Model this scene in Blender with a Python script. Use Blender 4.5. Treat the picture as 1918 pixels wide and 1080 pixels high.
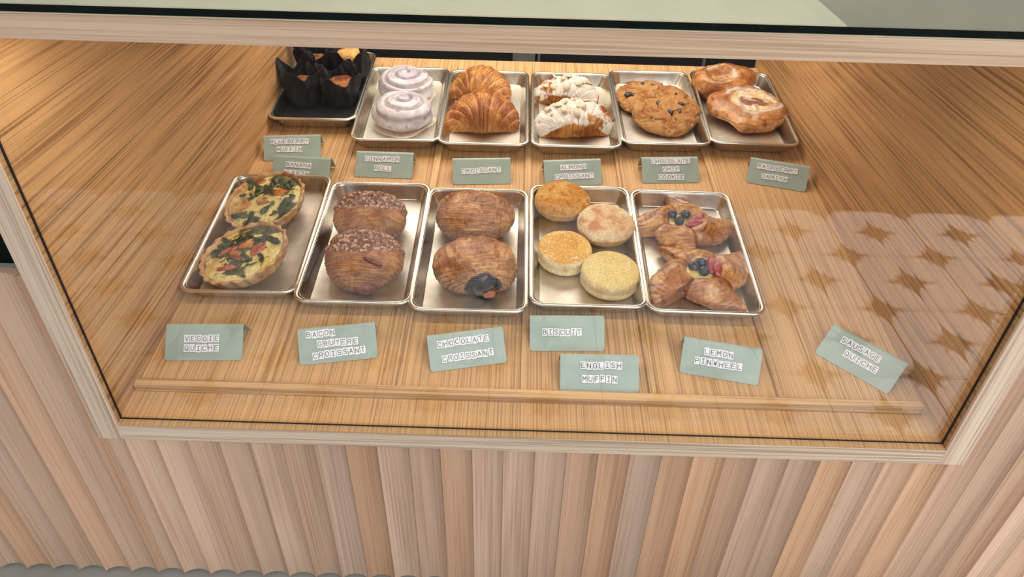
import bpy, math, random
import numpy as np
from mathutils import Matrix, Vector

for o in list(bpy.data.objects): bpy.data.objects.remove(o)
S = bpy.context.scene
COL = S.collection
PI = math.pi
# ------------------------------------------------------------------ camera
F_PX, CAM, YAW, PITCH, ROLL = 1341.26, (0.4772, -0.5829, 0.6612), 0.0067, 0.6432, 0.0258
SL = 0.1058                                   # slope of the display shelf, rising to the back
cyw, syw, cp, sp = math.cos(YAW), math.sin(YAW), math.cos(PITCH), math.sin(PITCH)
fwd = Vector((-syw*cp, cyw*cp, -sp)); rt = Vector((cyw, syw, 0)); up = rt.cross(fwd)
r2 = rt*math.cos(ROLL) + up*math.sin(ROLL); u2 = -rt*math.sin(ROLL) + up*math.cos(ROLL)
cd = bpy.data.cameras.new('camera'); cam = bpy.data.objects.new('camera', cd); COL.objects.link(cam)
cd.sensor_width = 36; cd.lens = F_PX/1918*36; cd.clip_start = .01
M = Matrix((r2, u2, -fwd)).transposed().to_4x4(); M.translation = CAM
cam.matrix_world = M; S.camera = cam
# ------------------------------------------------------------------ world, lights, exposure
S.view_settings.view_transform = 'Standard'; S.view_settings.look = 'None'
S.view_settings.gamma = 1; S.view_settings.use_curve_mapping = False
S.view_settings.exposure = 0.0
W = bpy.data.worlds.new('world'); S.world = W; W.use_nodes = True
bg = W.node_tree.nodes['Background']; bg.inputs[0].default_value = (.86, .92, 1, 1); bg.inputs[1].default_value = .66

def area(name, loc, target, sx, sy, power, col):
    l = bpy.data.lights.new(name, 'AREA'); l.shape = 'RECTANGLE'; l.size = sx; l.size_y = sy
    l.energy = power; l.color = col
    o = bpy.data.objects.new(name, l); COL.objects.link(o)
    d = Vector(target) - Vector(loc); o.matrix_world = Matrix.Translation(loc) @ d.to_track_quat('-Z', 'Y').to_matrix().to_4x4()
    return o
H = .4645; ZF = -.335
area('window_daylight', (1.8, -2.2, 1.9), (.5, .1, -.05), 1.8, 1.4, 44, (.93, .96, 1))
area('case_led_panel', (.5, .80, H-.004), (.5, .80, 0), .90, .42, 4.9, (1, .925, .82))
area('case_led_strip_front', (.5, .045, H-.006), (.5, .16, 0), .94, .012, 1.3, (1, .91, .79))
sl_ = bpy.data.lights.new('floor_sun_patch_spot', 'SPOT'); sl_.energy = 250; sl_.spot_size = 1.25; sl_.spot_blend = .45; sl_.shadow_soft_size = .04; sl_.color = (1, .96, .92)  # added spot, stands in for sunlight falling on the right of the floor
slo = bpy.data.objects.new('floor_sun_patch_spot', sl_); COL.objects.link(slo); slo.matrix_world = Matrix.Translation((2.15, -.75, 1.35)) @ (Vector((2.1, -.62, ZF))-Vector((2.15, -.75, 1.35))).to_track_quat('-Z', 'Y').to_matrix().to_4x4()
area('staff_side_light', (.5, 1.42, 1.7), (.5, 1.5, .5), 1.6, .2, 12, (1, .95, .86))

# ------------------------------------------------------------------ helpers
def lin(c):
    c = np.asarray(c, float)/255.
    return np.where(c <= .04045, c/12.92, ((c+.055)/1.055)**2.4)
def rgba(c): return tuple(lin(c)) + (1,)

def hash3(i, j, k, seed):
    seed = int(round(seed*7))
    n = (i*374761393 + j*668265263 + k*1274126177 + seed*982451653) & 0xffffffff
    n = ((n ^ (n >> 13))*1103515245) & 0xffffffff
    n = ((n ^ (n >> 16))*2246822519) & 0xffffffff
    return ((n ^ (n >> 15)) & 0xffffff)/float(0xffffff)
def vnoise(P, seed=0):
    P = np.asarray(P, float)+1000.; I = np.floor(P).astype(np.int64); f = P-I; f = f*f*(3-2*f)
    o = 0
    for a in (0, 1):
        for b in (0, 1):
            for c in (0, 1):
                w = (f[..., 0] if a else 1-f[..., 0])*(f[..., 1] if b else 1-f[..., 1])*(f[..., 2] if c else 1-f[..., 2])
                o = o + w*hash3(I[..., 0]+a, I[..., 1]+b, I[..., 2]+c, seed)
    return o
def fbm(P, sc, oct=4, seed=0, rough=.5):          # 0..1, mean .5
    o = 0; a = 1; t = 0; P = np.asarray(P)*sc
    for i in range(oct): o = o+a*vnoise(P, seed+i*17); t += a; a *= rough; P = P*2.03+7.1
    return o/t
def mix(a, b, t):
    t = np.clip(np.asarray(t, float), 0, 1)[..., None]; return np.asarray(a)*(1-t)+np.asarray(b)*t
def ss(x, a, b):
    t = np.clip((np.asarray(x, float)-a)/(b-a), 0, 1); return t*t*(3-2*t)

def link(name, me, mat=None, parent=None):
    o = bpy.data.objects.new(name, me); COL.objects.link(o)
    if mat is not None:
        for m in (mat if isinstance(mat, (list, tuple)) else [mat]): me.materials.append(m)
    if parent is not None: o.parent = parent
    return o
def mesh(name, V, Fc, mat=None, parent=None, smooth=False, col=None, mi=None):
    me = bpy.data.meshes.new(name); me.from_pydata([tuple(v) for v in np.asarray(V, float)], [], [tuple(int(q) for q in f) for f in Fc])
    if smooth: me.polygons.foreach_set('use_smooth', [True]*len(me.polygons))
    if col is not None:
        a = me.color_attributes.new('Col', 'FLOAT_COLOR', 'POINT'); c = np.ones((len(V), 4)); c[:, :3] = col
        a.data.foreach_set('color', c.ravel())
    if mi is not None: me.polygons.foreach_set('material_index', mi)
    me.update()
    return link(name, me, mat, parent)
def thing(name, label, cat, M=None, group=None):
    o = bpy.data.objects.new(name, None); COL.objects.link(o); o.empty_display_size = .02
    o['label'] = label; o['category'] = cat
    if group: o['group'] = group
    if M is not None: o.matrix_world = M
    return o
def tag(o, label, cat, group=None):
    o['label'] = label; o['category'] = cat
    if group: o['group'] = group
    return o
def box(name, a, b, mat, parent=None, bev=0.0, M=None):
    import bmesh
    bm = bmesh.new(); bmesh.ops.create_cube(bm, size=1)
    for v in bm.verts: v.co = Vector([a[i] if v.co[i] < 0 else b[i] for i in range(3)])
    if bev: bmesh.ops.bevel(bm, geom=bm.edges[:], offset=bev, segments=2, affect='EDGES', profile=.5)
    if M is not None: bmesh.ops.transform(bm, matrix=M, verts=bm.verts)
    me = bpy.data.meshes.new(name); bm.to_mesh(me); bm.free()
    return link(name, me, mat, parent)
def shelf(x, d, h=0.0, yaw=0.0, extra=None):       # frame lying on the sloped shelf
    Mx = Matrix.Translation((x, d*math.cos(SL)-h*math.sin(SL), d*math.sin(SL)+h*math.cos(SL))) @ Matrix.Rotation(SL, 4, 'X') @ Matrix.Rotation(yaw, 4, 'Z')
    return Mx @ extra if extra is not None else Mx
def grid_faces(n, m, close_u=True):                 # n around, m along
    F = []
    for j in range(m-1):
        for i in range(n if close_u else n-1):
            i2 = (i+1) % n
            F.append((j*n+i, j*n+i2, (j+1)*n+i2, (j+1)*n+i))
    return F

# ------------------------------------------------------------------ materials
def newmat(name):
    m = bpy.data.materials.new(name); m.use_nodes = True; nt = m.node_tree
    return m, nt, nt.nodes['Principled BSDF']
def N(nt, t, **kw):
    n = nt.nodes.new(t)
    for k, v in kw.items(): setattr(n, k, v)
    return n
def ramp(nt, pts):
    r = N(nt, 'ShaderNodeValToRGB'); e = r.color_ramp.elements
    while len(e) < len(pts): e.new(.5)
    for q, (p, c) in zip(e, pts): q.position = p; q.color = c if len(c) == 4 else tuple(c)+(1,)
    return r
def wood(name, grain, light, dark, pore, ring=.5, streak=.5, rand=0.0, rough=.45, sc=1.0, fine=330., bump=.25, seed=0.0, pl=2.6, ra=.35, pf_=.72):
    """procedural oak: grain axis 'X','Y','Z' in object space"""
    m, nt, b = newmat(name); L = nt.links.new
    tc = N(nt, 'ShaderNodeTexCoord'); co = tc.outputs['Object']
    add = N(nt, 'ShaderNodeVectorMath', operation='ADD'); L(co, add.inputs[0])
    if rand:
        oi = N(nt, 'ShaderNodeObjectInfo'); cb = N(nt, 'ShaderNodeVectorMath', operation='SCALE')
        cx = N(nt, 'ShaderNodeCombineXYZ')
        for i in range(3): L(oi.outputs['Random'], cx.inputs[i])
        L(cx.outputs[0], cb.inputs[0]); cb.inputs['Scale'].default_value = 23.7; L(cb.outputs[0], add.inputs[1])
    else: add.inputs[1].default_value = (seed, seed*1.3, seed*.7)
    def mapped(ac, al):
        mp = N(nt, 'ShaderNodeMapping'); s = [ac, ac, ac]; s['XYZ'.index(grain)] = al
        mp.inputs['Scale'].default_value = s; L(add.outputs[0], mp.inputs['Vector']); return mp.outputs[0]
    def noise(vec, det=3, ro=.55, dist=0):
        n = N(nt, 'ShaderNodeTexNoise'); n.inputs['Scale'].default_value = 1; n.inputs['Detail'].default_value = det
        n.inputs['Roughness'].default_value = ro; n.inputs['Distortion'].default_value = dist
        L(vec, n.inputs['Vector']); return n.outputs['Fac']
    def math_(op, a, bv, c=None):
        n = N(nt, 'ShaderNodeMath', operation=op)
        for i, v in enumerate((a, bv, c)):
            if v is None: continue
            if isinstance(v, (int, float)): n.inputs[i].default_value = v
            else: L(v, n.inputs[i])
        return n.outputs[0]
    n1 = noise(mapped(6.5*sc, ra*sc), 2, .45)             # cathedral figure
    c1 = math_('SINE', math_('MULTIPLY', n1, 95.), 0.)
    c1 = math_('MULTIPLY_ADD', c1, .5, .5)
    n2 = noise(mapped(150*sc, 1.6*sc), 3, .6, .1)           # broad streaks
    n3 = noise(mapped(fine*sc, pl*sc), 3, .62, .1)          # pores
    n4 = noise(mapped(3.2*sc, 1.2*sc), 2, .5)              # tone clouds
    v = math_('MULTIPLY', c1, .30*ring)
    v = math_('ADD', v, math_('MULTIPLY', math_('SUBTRACT', n2, .5), 1.3*streak))
    v = math_('ADD', v, math_('MULTIPLY', math_('SUBTRACT', n4, .5), .8))
    v = math_('ADD', v, .32)
    rp = ramp(nt, [(0, tuple(lin(light))), (1, tuple(lin(dark)))]); L(v, rp.inputs[0])
    pr = ramp(nt, [(.46, (0, 0, 0)), (.62, (1, 1, 1))]); L(n3, pr.inputs[0])
    mx = N(nt, 'ShaderNodeMix', data_type='RGBA'); L(pr.outputs[0], mx.inputs['Factor'])
    # pores are stronger where the ring is dark
    pf = math_('MULTIPLY', pr.outputs[0], math_('MULTIPLY_ADD', c1, .45*ring, pf_-.2*ring)); L(pf, mx.inputs['Factor'])
    L(rp.outputs[0], mx.inputs['A']); mx.inputs['B'].default_value = rgba(pore)
    out = mx.outputs['Result']
    if rand:
        hs = N(nt, 'ShaderNodeHueSaturation')
        vv = math_('MULTIPLY_ADD', oi.outputs['Random'], rand, 1-rand*.5); L(vv, hs.inputs['Value'])
        fr = math_('FRACT', math_('MULTIPLY', oi.outputs['Random'], 17.3), 0.)
        L(math_('MULTIPLY_ADD', fr, rand*1.2, 1.08-rand*.6), hs.inputs['Saturation']); L(out, hs.inputs['Color']); out = hs.outputs[0]
    L(out, b.inputs['Base Color']); b.inputs['Roughness'].default_value = rough
    b.inputs['Specular IOR Level'].default_value = .35
    bp_ = N(nt, 'ShaderNodeBump'); bp_.inputs['Strength'].default_value = bump; bp_.inputs['Distance'].default_value = .0006
    L(math_('SUBTRACT', 1., pf), bp_.inputs['Height']); L(bp_.outputs[0], b.inputs['Normal'])
    return m
M_floor = wood('oak_shelf', 'Y', (226, 182, 128), (190, 142, 92), (136, 94, 56), ring=.2, streak=.42, fine=430, pf_=.62, ra=.1, pl=1.8, bump=.35)
M_divider = wood('oak_divider', 'Y', (224, 184, 130), (188, 140, 90), (128, 86, 50), ring=.1, streak=.6, fine=420, ra=.1, pl=3., seed=4.4)
M_sideL = wood('oak_left_side', 'Y', (212, 166, 114), (180, 132, 82), (124, 84, 48), ring=.8, streak=.28, fine=400, sc=.9, seed=3.1, pf_=.66, ra=.9, bump=.4)
M_sideR = wood('oak_right_side', 'Y', (204, 158, 106), (172, 124, 76), (120, 80, 46), ring=.6, streak=.28, fine=400, sc=.9, seed=8.3, ra=.7, bump=.4)
M_front = wood('oak_front_edge', 'X', (232, 210, 184), (206, 180, 152), (164, 134, 108), ring=.5, streak=.6, fine=420, seed=1.2)
M_frontZ = wood('oak_side_edge', 'Z', (232, 206, 178), (206, 176, 148), (162, 130, 106), ring=.5, streak=.6, fine=420, seed=5.2)
M_rail = wood('oak_top_rail', 'X', (228, 198, 166), (206, 168, 136), (166, 126, 98), ring=.4, streak=.25, pf_=.5, fine=330, seed=12.2)
M_ledge = wood('oak_ledge', 'X', (228, 188, 134), (194, 148, 98), (140, 98, 60), ring=.3, streak=.6, fine=330, seed=2.7)
M_slat = wood('oak_flute', 'Z', (224, 192, 166), (186, 148, 122), (154, 116, 94), ring=.55, streak=.16, fine=420, rand=.28, pf_=.34, rough=.55)

def simple(name, c, rough=.5, metal=0, noise=None, spec=.5, coat=0):
    m, nt, b = newmat(name); b.inputs['Base Color'].default_value = rgba(c); b.inputs['Roughness'].default_value = rough
    b.inputs['Metallic'].default_value = metal; b.inputs['Specular IOR Level'].default_value = spec; b.inputs['Coat Weight'].default_value = coat
    sc, amt, bs = noise or (60, .08, .1)
    tc = N(nt, 'ShaderNodeTexCoord'); n = N(nt, 'ShaderNodeTexNoise'); n.inputs['Scale'].default_value = sc; n.inputs['Detail'].default_value = 4
    nt.links.new(tc.outputs['Object'], n.inputs['Vector'])
    c = lin(c); rp = ramp(nt, [(.3, tuple(np.clip(c*(1-amt*2), 0, 1))), (.7, tuple(np.clip(c*(1+amt), 0, 1)))])
    nt.links.new(n.outputs['Fac'], rp.inputs[0]); nt.links.new(rp.outputs[0], b.inputs['Base Color'])
    bu = N(nt, 'ShaderNodeBump'); bu.inputs['Strength'].default_value = bs; bu.inputs['Distance'].default_value = .001
    nt.links.new(n.outputs['Fac'], bu.inputs['Height']); nt.links.new(bu.outputs[0], b.inputs['Normal'])
    return m
M_card = simple('sage_green_metal', (162, 179, 168), .38, 0, (40, .05, .03))
M_tile = simple('white_letter_tile', (240, 242, 246), .5, 0, (200, .02, 0))
M_ink_shade = simple('black_ink_edge_shade', (24, 24, 26), .6)
M_groove = simple('dark_groove_shade', (40, 24, 18), .7, 0, (90, .3, .2))
M_dark = simple('near_black', (14, 15, 14), .5)
M_green = simple('dark_green_panel', (18, 34, 27), .55, 0, (30, .2, .1))
M_wall = simple('cream_wall', (206, 200, 186), .6, 0, (10, .03, .02))
M_greypost = simple('grey_metal', (120, 122, 120), .4, .3)
M_paper = simple('black_baking_paper', (26, 25, 28), .62, 0, (70, .25, .5))
M_slab = simple('cream_slab', (226, 216, 188), .35, 0, (18, .04, .02))
M_trim = simple('cream_edge_trim', (244, 230, 190), .4, 0, (18, .03, .02))
M_brown = simple('brown_top', (112, 98, 62), .5, 0, (14, .12, .05))
M_base = simple('grey_plinth', (158, 156, 146), .6, 0, (12, .05, .05))
M_floorfar = simple('dark_floor', (58, 44, 36), .5, 0, (9, .2, .1))
M_green_edge = simple('glass_edge', (8, 20, 16), .2, 0, (50, .3, .05))

def tray_metal():
    m, nt, b = newmat('brushed_aluminium'); L = nt.links.new
    tc = N(nt, 'ShaderNodeTexCoord')
    mp = N(nt, 'ShaderNodeMapping'); mp.inputs['Scale'].default_value = (25, 300, 60); L(tc.outputs['Object'], mp.inputs['Vector'])
    n = N(nt, 'ShaderNodeTexNoise'); n.inputs['Scale'].default_value = 1; n.inputs['Detail'].default_value = 3; L(mp.outputs[0], n.inputs['Vector'])
    n2 = N(nt, 'ShaderNodeTexNoise'); n2.inputs['Scale'].default_value = 22; n2.inputs['Detail'].default_value = 5; L(tc.outputs['Object'], n2.inputs['Vector'])
    rp = ramp(nt, [(.35, tuple(lin((226, 220, 208)))), (.75, tuple(lin((186, 178, 164))))]); L(n2.outputs['Fac'], rp.inputs[0])
    v = N(nt, 'ShaderNodeTexVoronoi'); v.inputs['Scale'].default_value = 95; L(tc.outputs['Object'], v.inputs['Vector'])
    vr = ramp(nt, [(.045, (1, 1, 1)), (.09, (0, 0, 0))]); L(v.outputs['Distance'], vr.inputs[0])
    n3 = N(nt, 'ShaderNodeTexNoise'); n3.inputs['Scale'].default_value = 30; L(tc.outputs['Object'], n3.inputs['Vector'])
    nr = ramp(nt, [(.58, (0, 0, 0)), (.62, (1, 1, 1))]); L(n3.outputs['Fac'], nr.inputs[0])
    mu = N(nt, 'ShaderNodeMath', operation='MULTIPLY'); L(vr.outputs[0], mu.inputs[0]); L(nr.outputs[0], mu.inputs[1])
    mx = N(nt, 'ShaderNodeMix', data_type='RGBA'); L(mu.outputs[0], mx.inputs['Factor']); L(rp.outputs[0], mx.inputs['A']); mx.inputs['B'].default_value = rgba((70, 46, 30))
    L(mx.outputs['Result'], b.inputs['Base Color']); b.inputs['Metallic'].default_value = 1
    r = N(nt, 'ShaderNodeMath', operation='MULTIPLY_ADD'); L(n2.outputs['Fac'], r.inputs[0]); r.inputs[1].default_value = .22; r.inputs[2].default_value = .16
    L(r.outputs[0], b.inputs['Roughness'])
    bu = N(nt, 'ShaderNodeBump'); bu.inputs['Strength'].default_value = .12; bu.inputs['Distance'].default_value = .0005
    L(n.outputs['Fac'], bu.inputs['Height']); L(bu.outputs[0], b.inputs['Normal'])
    return m
M_tray = tray_metal(); M_pan = tray_metal(); M_pan.name = 'worn_pan_floor'
for n_ in M_pan.node_tree.nodes:
    if n_.type == 'MATH' and n_.operation == 'MULTIPLY_ADD': n_.inputs[1].default_value = .3; n_.inputs[2].default_value = .30

def glass(name, tint, refl=1.0):
    m = bpy.data.materials.new(name); m.use_nodes = True; nt = m.node_tree; nt.nodes.clear(); L = nt.links.new
    out = N(nt, 'ShaderNodeOutputMaterial'); tr = N(nt, 'ShaderNodeBsdfTransparent'); tr.inputs[0].default_value = tint
    gl = N(nt, 'ShaderNodeBsdfGlossy'); gl.inputs['Roughness'].default_value = .0; gl.inputs[0].default_value = (1, 1, 1, 1)
    ge = N(nt, 'ShaderNodeNewGeometry'); dp = N(nt, 'ShaderNodeVectorMath', operation='DOT_PRODUCT')
    L(ge.outputs['Incoming'], dp.inputs[0]); L(ge.outputs['Normal'], dp.inputs[1])
    ab = N(nt, 'ShaderNodeMath', operation='ABSOLUTE'); L(dp.outputs['Value'], ab.inputs[0])
    su = N(nt, 'ShaderNodeMath', operation='SUBTRACT'); su.inputs[0].default_value = 1; L(ab.outputs[0], su.inputs[1])
    pw = N(nt, 'ShaderNodeMath', operation='POWER'); L(su.outputs[0], pw.inputs[0]); pw.inputs[1].default_value = 5
    ma = N(nt, 'ShaderNodeMath', operation='MULTIPLY_ADD'); L(pw.outputs[0], ma.inputs[0]); ma.inputs[1].default_value = .9*refl; ma.inputs[2].default_value = .036*refl
    mx = N(nt, 'ShaderNodeMixShader'); L(ma.outputs[0], mx.inputs[0]); L(tr.outputs[0], mx.inputs[1]); L(gl.outputs[0], mx.inputs[2])
    L(mx.outputs[0], out.inputs[0]); return m
M_glass = glass('clear_glass', (.985, .99, .985, 1))
M_glasstop = glass('green_tinted_glass', (.97, .98, .94, 1))

def baked(name, rough=.5, coat=0., bump=.4, bsc=220., spec=.4, tint=(1, 1, 1), sss=0.0):
    m, nt, b = newmat(name); L = nt.links.new
    at = N(nt, 'ShaderNodeVertexColor'); at.layer_name = 'Col'
    tc = N(nt, 'ShaderNodeTexCoord'); n = N(nt, 'ShaderNodeTexNoise'); n.inputs['Scale'].default_value = bsc; n.inputs['Detail'].default_value = 5; n.inputs['Roughness'].default_value = .65
    L(tc.outputs['Object'], n.inputs['Vector'])
    rp = ramp(nt, [(.28, (.60, .55, .50)), (.72, (1.22, 1.24, 1.26))]); L(n.outputs['Fac'], rp.inputs[0])
    mx = N(nt, 'ShaderNodeMix', data_type='RGBA', blend_type='MULTIPLY'); mx.inputs['Factor'].default_value = 1; L(at.outputs[0], mx.inputs['A']); L(rp.outputs[0], mx.inputs['B'])
    L(mx.outputs['Result'], b.inputs['Base Color']); b.inputs['Roughness'].default_value = rough; b.inputs['Specular IOR Level'].default_value = spec
    b.inputs['Coat Weight'].default_value = coat; b.inputs['Coat Roughness'].default_value = .25
    if sss: b.inputs['Subsurface Weight'].default_value = sss; b.inputs['Subsurface Scale'].default_value = .004; b.inputs['Subsurface Radius'].default_value = (1, .6, .35)
    bu = N(nt, 'ShaderNodeBump'); bu.inputs['Strength'].default_value = bump; bu.inputs['Distance'].default_value = .0012
    L(n.outputs['Fac'], bu.inputs['Height']); L(bu.outputs[0], b.inputs['Normal']); return m
B_crust = baked('flaky_crust', .42, .25, .7, 230)
B_glazed = baked('glazed_pastry', .30, .55, .6, 170)
B_cake = baked('crumbly_cake', .75, 0, .8, 420, .2)
B_icing = baked('icing', .32, .35, .08, 90)
B_icing.node_tree.nodes['Color Ramp'].color_ramp.elements[0].color = (.86, .85, .85, 1)
B_egg = baked('quiche_filling', .38, .35, .5, 350)
B_sugar = baked('powdered', .85, 0, .9, 600, .1)
B_muffin = baked('soft_bun', .7, 0, .25, 500, .2)
B_berry = baked('berry', .35, .3, .2, 500)

def floor_tiles():
    m, nt, b = newmat('star_tiles'); L = nt.links.new
    T = .2197
    tc = N(nt, 'ShaderNodeTexCoord')
    def cell(ox, oy):
        a = N(nt, 'ShaderNodeVectorMath', operation='ADD'); L(tc.outputs['Object'], a.inputs[0]); a.inputs[1].default_value = (-1.530+ox*T+T*40, .902+oy*T+T*40, 0)
        s = N(nt, 'ShaderNodeVectorMath', operation='SCALE'); L(a.outputs[0], s.inputs[0]); s.inputs['Scale'].default_value = 1/T
        f = N(nt, 'ShaderNodeVectorMath', operation='FRACTION'); L(s.outputs[0], f.inputs[0])
        g = N(nt, 'ShaderNodeVectorMath', operation='SUBTRACT'); L(f.outputs[0], g.inputs[0]); g.inputs[1].default_value = (.5, .5, 0)
        h = N(nt, 'ShaderNodeVectorMath', operation='ABSOLUTE'); L(g.outputs[0], h.inputs[0]); return h.outputs[0], g.outputs[0]
    def star(c, c2):
        sp_ = N(nt, 'ShaderNodeSeparateXYZ'); L(c, sp_.inputs[0])
        def ast(x, y, k, pw=.55):
            p1 = N(nt, 'ShaderNodeMath', operation='POWER'); L(x, p1.inputs[0]); p1.inputs[1].default_value = pw
            p2 = N(nt, 'ShaderNodeMath', operation='POWER'); L(y, p2.inputs[0]); p2.inputs[1].default_value = pw
            ad = N(nt, 'ShaderNodeMath', operation='ADD'); L(p1.outputs[0], ad.inputs[0]); L(p2.outputs[0], ad.inputs[1])
            lt = N(nt, 'ShaderNodeMath', operation='LESS_THAN'); L(ad.outputs[0], lt.inputs[0]); lt.inputs[1].default_value = k**pw; return lt.outputs[0]
        s1 = ast(sp_.outputs[0], sp_.outputs[1], .42, .44)
        rot = N(nt, 'ShaderNodeVectorRotate', rotation_type='Z_AXIS'); L(c2, rot.inputs['Vector']); rot.inputs['Angle'].default_value = PI/4
        ab = N(nt, 'ShaderNodeVectorMath', operation='ABSOLUTE'); L(rot.outputs[0], ab.inputs[0]); s2_ = N(nt, 'ShaderNodeSeparateXYZ'); L(ab.outputs[0], s2_.inputs[0])
        s2 = ast(s2_.outputs[0], s2_.outputs[1], .30, .44)
        mx = N(nt, 'ShaderNodeMath', operation='MAXIMUM'); L(s1, mx.inputs[0]); L(s2, mx.inputs[1]); return mx.outputs[0]
    a, a2 = cell(0, 0); c, c2 = cell(.5, .5)
    mx = N(nt, 'ShaderNodeMath', operation='MAXIMUM'); L(star(a, a2), mx.inputs[0]); L(star(c, c2), mx.inputs[1])
    sp_ = N(nt, 'ShaderNodeSeparateXYZ'); L(a, sp_.inputs[0])
    g = N(nt, 'ShaderNodeMath', operation='MAXIMUM'); L(sp_.outputs[0], g.inputs[0]); L(sp_.outputs[1], g.inputs[1])
    # grout through the corner stars (cell a is centred half a tile away from the lattice corner)
    gt = N(nt, 'ShaderNodeMath', operation='GREATER_THAN'); L(g.outputs[0], gt.inputs[0]); gt.inputs[1].default_value = .492
    mm = N(nt, 'ShaderNodeMath', operation='MAXIMUM'); L(mx.outputs[0], mm.inputs[0]); L(gt.outputs[0], mm.inputs[1])
    cm = N(nt, 'ShaderNodeMix', data_type='RGBA'); L(mm.outputs[0], cm.inputs['Factor']); cm.inputs['A'].default_value = rgba((226, 222, 216)); cm.inputs['B'].default_value = rgba((62, 58, 56))
    L(cm.outputs['Result'], b.inputs['Base Color']); b.inputs['Roughness'].default_value = .5
    return m

# ------------------------------------------------------------------ setting
def quad(name, pts, mat, parent=None): return mesh(name, pts, [(0, 1, 2, 3)], mat, parent)
fl = box('floor', (-3, -1.122, ZF-.02), (4, 1.6, ZF), floor_tiles()); fl['kind'] = 'structure'
f2 = box('floor', (-3, -5, ZF-.02), (4, -1.123, ZF), M_floorfar); f2['kind'] = 'structure'
wb = box('wall_back', (-3, 1.62, ZF), (4, 1.66, 2.4), M_wall); wb['kind'] = 'structure'

# ------------------------------------------------------------------ fluted counter
TB = .0247
counter = thing('fluted_counter', 'pale oak counter front of vertical scooped flutes beneath and beside the pastry case', 'counter', Matrix.Translation((0, 0, ZF)))
def cl(o, par=counter):
    o.parent = par; o.matrix_parent_inverse = Matrix.Translation((0, 0, -ZF)) if par is counter else Matrix.Identity(4); return o
P0, PW = .0364, .0392
ZB = -.326
for k in range(-17, 34):
    a = P0+k*PW; b_ = a+PW; segs = []
    if b_ <= -.03 or a >= 1.03: segs = [(a, b_, .2154 if a < .5 else .2154)]
    elif a < -.03 < b_: segs = [(a, -.0302, .2154), (-.0302, b_, -TB-.0002)]
    elif a < 1.03 < b_: segs = [(1.0302, b_, .2154), (a, 1.0302, -TB-.0002)]
    else: segs = [(a, b_, -TB-.0002)]
    for (x0, x1, zt) in segs:
        n = 15; V = []
        for z in (ZB, zt):
            for i in range(n):
                x = x0+.0002+(x1-x0-.0004)*i/(n-1); u = (x-a)/PW*2-1
                V.append((x, .0045+.0085*(1-u*u)**.75 if abs(u) < 1 else .0045, z))
            V.append((x1-.0002, .022, z)); V.append((x0+.0002, .022, z))
        m_ = n+2; Fc = [(i, (i+1) % m_, m_+(i+1) % m_, m_+i) for i in range(m_)] + [tuple(range(m_))[::-1], tuple(range(m_, 2*m_))]
        cl(mesh('flute', V, Fc, M_slat, None))
cl(box('plinth', (-1, .035, ZF), (2, .06, ZB+.01), M_base))
cl(box('backing', (-1, .0225, ZB), (-.0315, .03, .2154), M_base)); cl(box('backing', (1.0315, .0225, ZB), (2, .03, .2154), M_base))
tr_ = box('trim_1', (-2, -.075, ZF+.0002), (3, .034, ZF+.003), M_base); tr_['kind'] = 'structure'
cl(box('green_panel', (-1, .10, .10), (-.034, .12, .9), M_green))

# ------------------------------------------------------------------ display case
case = thing('display_case', 'oak pastry display case with glass front, sloped shelf and glass top', 'display case', Matrix.Identity(4))
D1 = 1.0
sh = box('sloped_shelf', (0, .001, -.018), (1, D1+.01, 0), M_floor, case); sh.matrix_world = shelf(0, 0)
box('bottom_edge', (0, 0, -TB), (1, .0185, -.0006), M_front, case, .0007)
for s, nm in ((0, M_sideL), (1, M_sideR)):
    x0, x1 = (-.0298, 0) if s == 0 else (1, 1.0298)
    box('side_panel', (x0, .004, -TB), (x1, 1.02, H+.0229), nm, case)
    box('side_edge', (x0, 0, -TB), (x1, .004, H+.0229), M_frontZ, case, .0006)
box('bottom_board', (-.03, .02, -.045), (1.03, .9, -TB-.001), M_base, case)
box('top_rail', (-.6, -.0015, H), (1.6, .0205, H+.0210), M_rail, case, .0012)
box('edge_trim', (-.6, -.0015, H+.0211), (1.6, .0125, H+.0229), M_trim, case)
box('top_slab', (-.6, .021, H+.004), (.742, 1.05, H+.0229), M_slab, case)
box('top_board', (.7425, .021, H+.004), (1.6, 1.05, H+.0229), M_brown, case)
g = box('glass_top', (-.6, -.004, H+.0231), (1.6, 1.05, H+.0291), [M_glasstop, M_green_edge], case)
for p_ in g.data.polygons:
    if abs(p_.normal.z) < .5: p_.material_index = 1
box('front_glass', (.0005, .0115, .0015), (.9995, .0155, H-.0005), M_glass, case)
box('glass_groove_line', (0, .0098, .0006), (1, .0112, .0022), M_groove, case)  # dark strips put in for the shaded gap of the glass groove
for x0, x1 in ((.0001, .0022), (.9978, .9999)): box('glass_groove_line', (x0, .0100, .002), (x1, .0112, H), M_groove, case)
# dividers and ledge
for k in range(1, 6):
    dv = box('divider', (k*.1643-.006, .066, .0001), (k*.1643+.006, .975, .0048), M_divider, case, .0006); dv.matrix_world = shelf(0, 0)
def ledge():
    n = 10; r = .0075; V = []; a, b, h = .0015, .9925, .0115; y0, y1 = .0535, .0655
    pts = [(a, y0), (b-r*.6, y0), (b, y0+r*.5), (b, y1-r)] + [(b-r+r*math.cos(t), y1-r+r*math.sin(t)) for t in np.linspace(.2, PI/2, 6)] + [(a+.003, y1), (a, y1-.003)]
    m_ = len(pts)
    for z in (.0001, h): V += [(x, y, z) for x, y in pts]
    Fc = [(i, (i+1) % m_, m_+(i+1) % m_, m_+i) for i in range(m_)] + [tuple(range(m_))[::-1], tuple(range(m_, 2*m_))]
    o = mesh('ledge', V, Fc, M_ledge, case); o.matrix_world = shelf(0, 0)
    bv = o.modifiers.new('b', 'BEVEL'); bv.width = .0012; bv.segments = 2; bv.limit_method = 'ANGLE'
ledge()
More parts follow.
